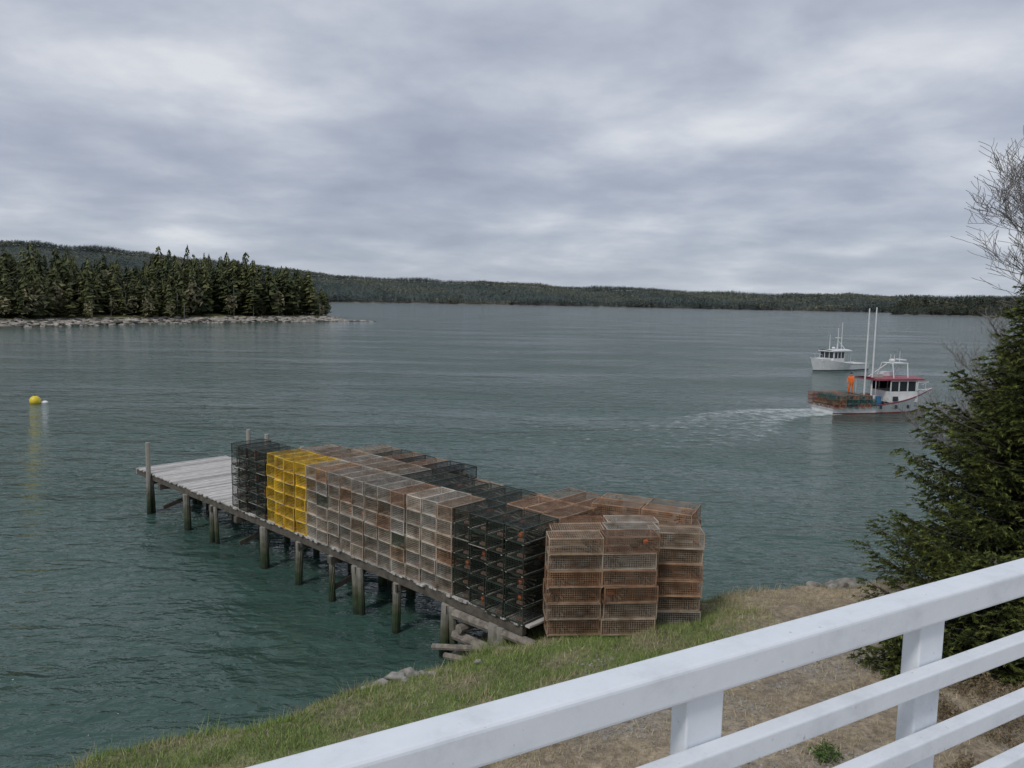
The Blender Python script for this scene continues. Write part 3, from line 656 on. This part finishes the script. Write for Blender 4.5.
def person(loc,facing):
    verts={'pel':(0,0,.95),'wst':(0,0,1.1),'chest':(.03,0,1.38),'neck':(.05,0,1.52),'head0':(.07,0,1.6),'head1':(.08,0,1.72),
    'lh':(0,.1,.9),'lk':(.06,.12,.5),'la':(0,.13,.09),'lt':(.14,.14,.04),'rh':(0,-.1,.9),'rk':(.05,-.14,.5),'ra':(-.04,-.16,.09),'rt':(.1,-.17,.04),
    'ls':(.03,.19,1.43),'le':(.12,.25,1.16),'lw':(.36,.2,1.08),'rs':(.03,-.19,1.43),'re':(.1,-.26,1.16),'rw':(.34,-.2,1.05)}
    rad={'pel':.17,'wst':.16,'chest':.19,'neck':.065,'head0':.095,'head1':.105,'lh':.12,'lk':.085,'la':.065,'lt':.045,'rh':.12,'rk':.085,'ra':.065,'rt':.045,'ls':.085,'le':.06,'lw':.04,'rs':.085,'re':.06,'rw':.04}
    E=[('pel','wst'),('wst','chest'),('chest','neck'),('neck','head0'),('head0','head1'),('pel','lh'),('lh','lk'),('lk','la'),('la','lt'),('pel','rh'),('rh','rk'),('rk','ra'),('ra','rt'),('chest','ls'),('ls','le'),('le','lw'),('chest','rs'),('rs','re'),('re','rw')]
    for s,wn in((1,'lw'),(-1,'rw')):
        wx,wy,wz=verts[wn]; verts[wn+'p']=(wx+.08,wy,wz-.01); rad[wn+'p']=.032; E.append((wn,wn+'p'))
        for f,(dy,l) in enumerate(((-.03,.07),(-.01,.085),(.01,.08),(.028,.06))):
            k=f"{wn}f{f}"; verts[k]=(wx+.08+l*.6,wy+dy,wz-.015); verts[k+'b']=(wx+.08+l,wy+dy,wz-.05); rad[k]=.009; rad[k+'b']=.008; E+=[(wn+'p',k),(k,k+'b')]
        k=wn+'th'; verts[k]=(wx+.07,wy-s*.05,wz); rad[k]=.01; E.append((wn,k))
    keys=list(verts); me=bpy.data.meshes.new("fisherman_body"); me.from_pydata([verts[k] for k in keys],[(keys.index(a),keys.index(b)) for a,b in E],[])
    e=empty("fisherman",loc,facing)
    o=bpy.data.objects.new("body",me); scene.collection.objects.link(o); o.parent=e
    sk=o.modifiers.new("skin",'SKIN'); sv=me.skin_vertices[0].data
    for i,k in enumerate(keys): sv[i].radius=(rad[k],rad[k]); 
    sv[0].use_root=True
    s=o.modifiers.new("sub",'SUBSURF'); s.levels=1; s.render_levels=1
    m,nt,b=mat_new("fisherman_clothes"); tc=N(nt,"ShaderNodeTexCoord"); sp=N(nt,"ShaderNodeSeparateXYZ"); nt.links.new(tc.outputs["Object"],sp.inputs[0])
    r=ramp(nt,[(.0,(.02,.02,.02)),(.06,(.75,.15,.015)),(.77,(.80,.19,.03)),(.79,(.5,.28,.2)),(.89,(.05,.04,.03))],mathn(nt,'DIVIDE',sp.outputs[2],1.95)); r.color_ramp.interpolation='CONSTANT'
    nt.links.new(r.outputs[0],b.inputs["Base Color"]); b.inputs["Roughness"].default_value=.5; me.materials.append(m)
    mb=MB(); skm=bpy.data.materials["skin"]
    mb.sphere((.185,0,1.70),.02,skm,8,6,(1.2,.8,1.2))
    for s in(1,-1):
        mb.sphere((.165,s*.038,1.735),.014,darkc,8,6); mb.sphere((.08,s*.105,1.70),.028,skm,8,6,(.8,.4,1.2))
    mb.box((.172,0,1.655),(.014,.05,.012),redb); mb.sphere((.06,0,1.79),.105,darkc,12,8,(1.05,1,.7))
    mb.obj("face_and_cap",e)
    return e
noisy_mat("skin",(.45,.25,.17),(.5,.3,.2),6,.6)
BA=math.atan2(.24,.97); BX,BY=31.7,66.8
b1=empty("lobster_boat",(BX,BY,0),BA)
hull(b1,10.4,3.6,.70,1.95,red,redb)
house(b1,.5,3.1,2.5,.9,2.85,red,.7,1.6)
mb=MB()
mb.box((4.0,0,1.62),(1.2,1.3,.5),whitep); mb.box((4.0,0,1.90),(.5,.45,.06),glass)
mb.obj("trunk_cabin",b1,bevel=.06)
mb=MB()
mb.tube([(-1.35,-.3,.5),(-1.35,-.3,8.9)],[.08,.05],whitep,6); mb.tube([(-.8,-.5,.5),(-.8,-.5,9.0)],[.08,.05],whitep,6)
o_=.7
for a in((.2,1.1),(.2,-1.1),(1.8,.9),(1.8,-.9)): mb.tube([(a[0]+o_,a[1],2.9),(a[0]+.15+o_,a[1]*.6,4.2)],[.04,.04],whitep,6)
for x in(.35,1.95): mb.tube([(x+o_,-.62,4.2),(x+o_,.62,4.2)],[.04,.04],whitep,6)
for y in(.5,-.5): mb.tube([(.35+o_,y,4.2),(1.95+o_,y,4.2)],[.04]*2,whitep,6)
mb.tube([(-.9,0,2.95),(.3+o_,0,4.15)],[.035]*2,whitep,6)
mb.box((1.1+o_,0,4.22),(1.5,.9,.05),whitep); mb.sphere((.8+o_,0,4.42),.26,whitep,12,8,(1,1,.6)); mb.box((1.7+o_,0,4.5),(.12,1.2,.1),whitep)
for x,y,z in((2.0,.5,5.2),(.3,-.4,5.0),(1.4,.45,4.9)): mb.tube([(x+o_,y,4.2),(x+o_,y,z)],[.03,.015],whitep,5)
mb.box((1.6,.7,3.2),(1.0,.5,.35),whitep); mb.box((-.2,-.5,3.15),(.5,.5,.3),deckm)
mb.tube([(3.9,.9,1.7),(3.9,.9,2.3),(5.5,.0,2.5),(3.9,-.9,2.3),(3.9,-.9,1.7)],[.03]*5,metalm,5); mb.tube([(4.8,-.45,1.7),(4.8,-.42,2.4)],[.03]*2,metalm,5)
mb.obj("masts_and_rigging",b1)
mb=MB()
for x,y,m_ in((-.5,-1.0,teal),(-.9,-.4,darkc),(-.4,.9,orange),(-.2,-.2,whitep)): mb.tube([(x,y,.5),(x,y,.9),(x,y,1.4)],[.26,.3,.26],m_,10)
mb.box((-.6,.4,1.3),(.8,.5,.4),redb); mb.box((1.0,-1.32,1.2),(.5,.06,.4),darkc)
for x in(-.9,.6,1.8): mb.tube([(x,-1.93,.45),(x,-1.93,.75)],[.10,.10],darkc,8)
mb.obj("deck_gear",b1)
for i in range(7):
    for j in range(3):
        for k in range(3 if i<6 else 2):
            kk=random.choice([1,2,2]); o=bpy.data.objects.new("deck_trap",TM[kk]); scene.collection.objects.link(o); o.parent=b1
            o.location=(-5.1+i*.60,-1.2+j*1.2,.52+k*.36); c=random.choice([(.05,.17,.16),(.30,.12,.08),(.05,.14,.14),(.34,.18,.11),(.36,.20,.14),(.26,.19,.14)]); o.color=(*c,1)
pl=Vector((-2.95,-.6,0)); ca_,sa_=math.cos(BA),math.sin(BA)
person((BX+pl.x*ca_-pl.y*sa_,BY+pl.x*sa_+pl.y*ca_,1.61),BA+math.radians(215))
b2=empty("moored_boat",(46.8,110.6,0),math.atan2(-.5,-.86))
hull(b2,10.4,3.4,.9,1.9,whitep,darkc)
house(b2,.1,2.3,2.3,.8,2.75,whitep,.45,1.5)
mb=MB(); mb.box((3.4,0,1.5),(1.9,1.6,.5),whitep); mb.obj("trunk_cabin",b2,bevel=.06)
mb=MB()
mb.tube([(.6,.3,2.8),(.6,.3,6.0)],[.06,.04],whitep,6); mb.tube([(1.3,-.5,2.8),(1.3,-.5,5.0)],[.05,.03],whitep,6); mb.tube([(-.6,0,2.8),(-.6,0,6.8)],[.06,.04],whitep,6)
mb.tube([(-.6,-.8,2.8),(.2,0,4.2),(-.6,.8,2.8)],[.05]*3,whitep,6); mb.sphere((1.2,.1,3.15),.26,whitep,10,6,(1,1,.6)); mb.box((.6,.3,4.6),(.1,.9,.08),whitep)
mb.tube([(4.2,.6,1.7),(4.2,.6,2.3),(5.4,0,2.4),(4.2,-.6,2.3),(4.2,-.6,1.7)],[.03]*5,metalm,5)
mb.obj("masts_and_rigging",b2)
def wake():
    pts=[Vector(p) for p in [(27.3,65.7),(22,64),(18,60.5),(14.5,55.5),(10,52.3),(4,52),(-3,54.5),(-9,58)]]
    V=[];A=[]; nseg=100; nw=14
    for i in range(nseg+1):
        s=i/nseg*(len(pts)-1); j=min(int(s),len(pts)-2); f=s-j
        p0=pts[max(j-1,0)];p1=pts[j];p2=pts[j+1];p3=pts[min(j+2,len(pts)-1)]
        p=.5*((2*p1)+(p2-p0)*f+(2*p0-5*p1+4*p2-p3)*f*f+(3*p1-p0-3*p2+p3)*f**3)
        d=.5*((p2-p0)+2*(2*p0-5*p1+4*p2-p3)*f+3*(3*p1-p0-3*p2+p3)*f*f); d=d.normalized(); nn=Vector((-d.y,d.x)); wd=1.9+3.8*min(1,i/nseg*2.2)
        fade=math.exp(-i/nseg*4.5)*1.4+.80*(1-i/nseg)**.8
        for k in range(nw+1):
            q=(k/nw*2-1); P=p+nn*q*wd; V.append((P.x,P.y,.012)); e=max(0,1-abs(q)**3)*(.45+.75*abs(q)**1.5); A.append(fade*e)
    F=[[i*(nw+1)+k,i*(nw+1)+k+1,(i+1)*(nw+1)+k+1,(i+1)*(nw+1)+k] for i in range(nseg) for k in range(nw)]
    m,nt,b=mat_new("wake_foam"); a=N(nt,"ShaderNodeAttribute",attribute_name="Col"); g=N(nt,"ShaderNodeNewGeometry")
    n=N(nt,"ShaderNodeTexNoise",Scale=1.3,Detail=7); n.inputs["Roughness"].default_value=.7; nt.links.new(g.outputs["Position"],n.inputs["Vector"])
    s=mathn(nt,'MULTIPLY',mathn(nt,'ADD',mathn(nt,'SUBTRACT',n.outputs["Fac"],.62),mathn(nt,'MULTIPLY',a.outputs["Fac"],.32)),2.6,clamp=True)
    nt.links.new(mathn(nt,'MULTIPLY',s,.8),b.inputs["Alpha"]); b.inputs["Base Color"].default_value=(.7,.77,.77,1); b.inputs["Roughness"].default_value=.8
    c=np.array(A)[:,None].repeat(3,1); mesh_np("boat_wake",np.array(V),np.array(F),m,c,k=4)
wake()
yel=noisy_mat("buoy_yellow",(.75,.55,.03),(.82,.64,.05),3,.45)
mb=MB(); mb.sphere((0,0,.18),.42,yel,16,12); mb.tube([(0,0,.55),(0,0,.68)],[.07,.05],darkc,8); mb.sphere((.75,.1,.04),.16,whitep,10,8,(1.8,1,1)); mb.tube([(.3,0,.1),(.55,.05,.04)],[.02,.02],whitep,5)
o=mb.obj("mooring_buoy",smooth=True); o.location=(-39.1,62.6,0)
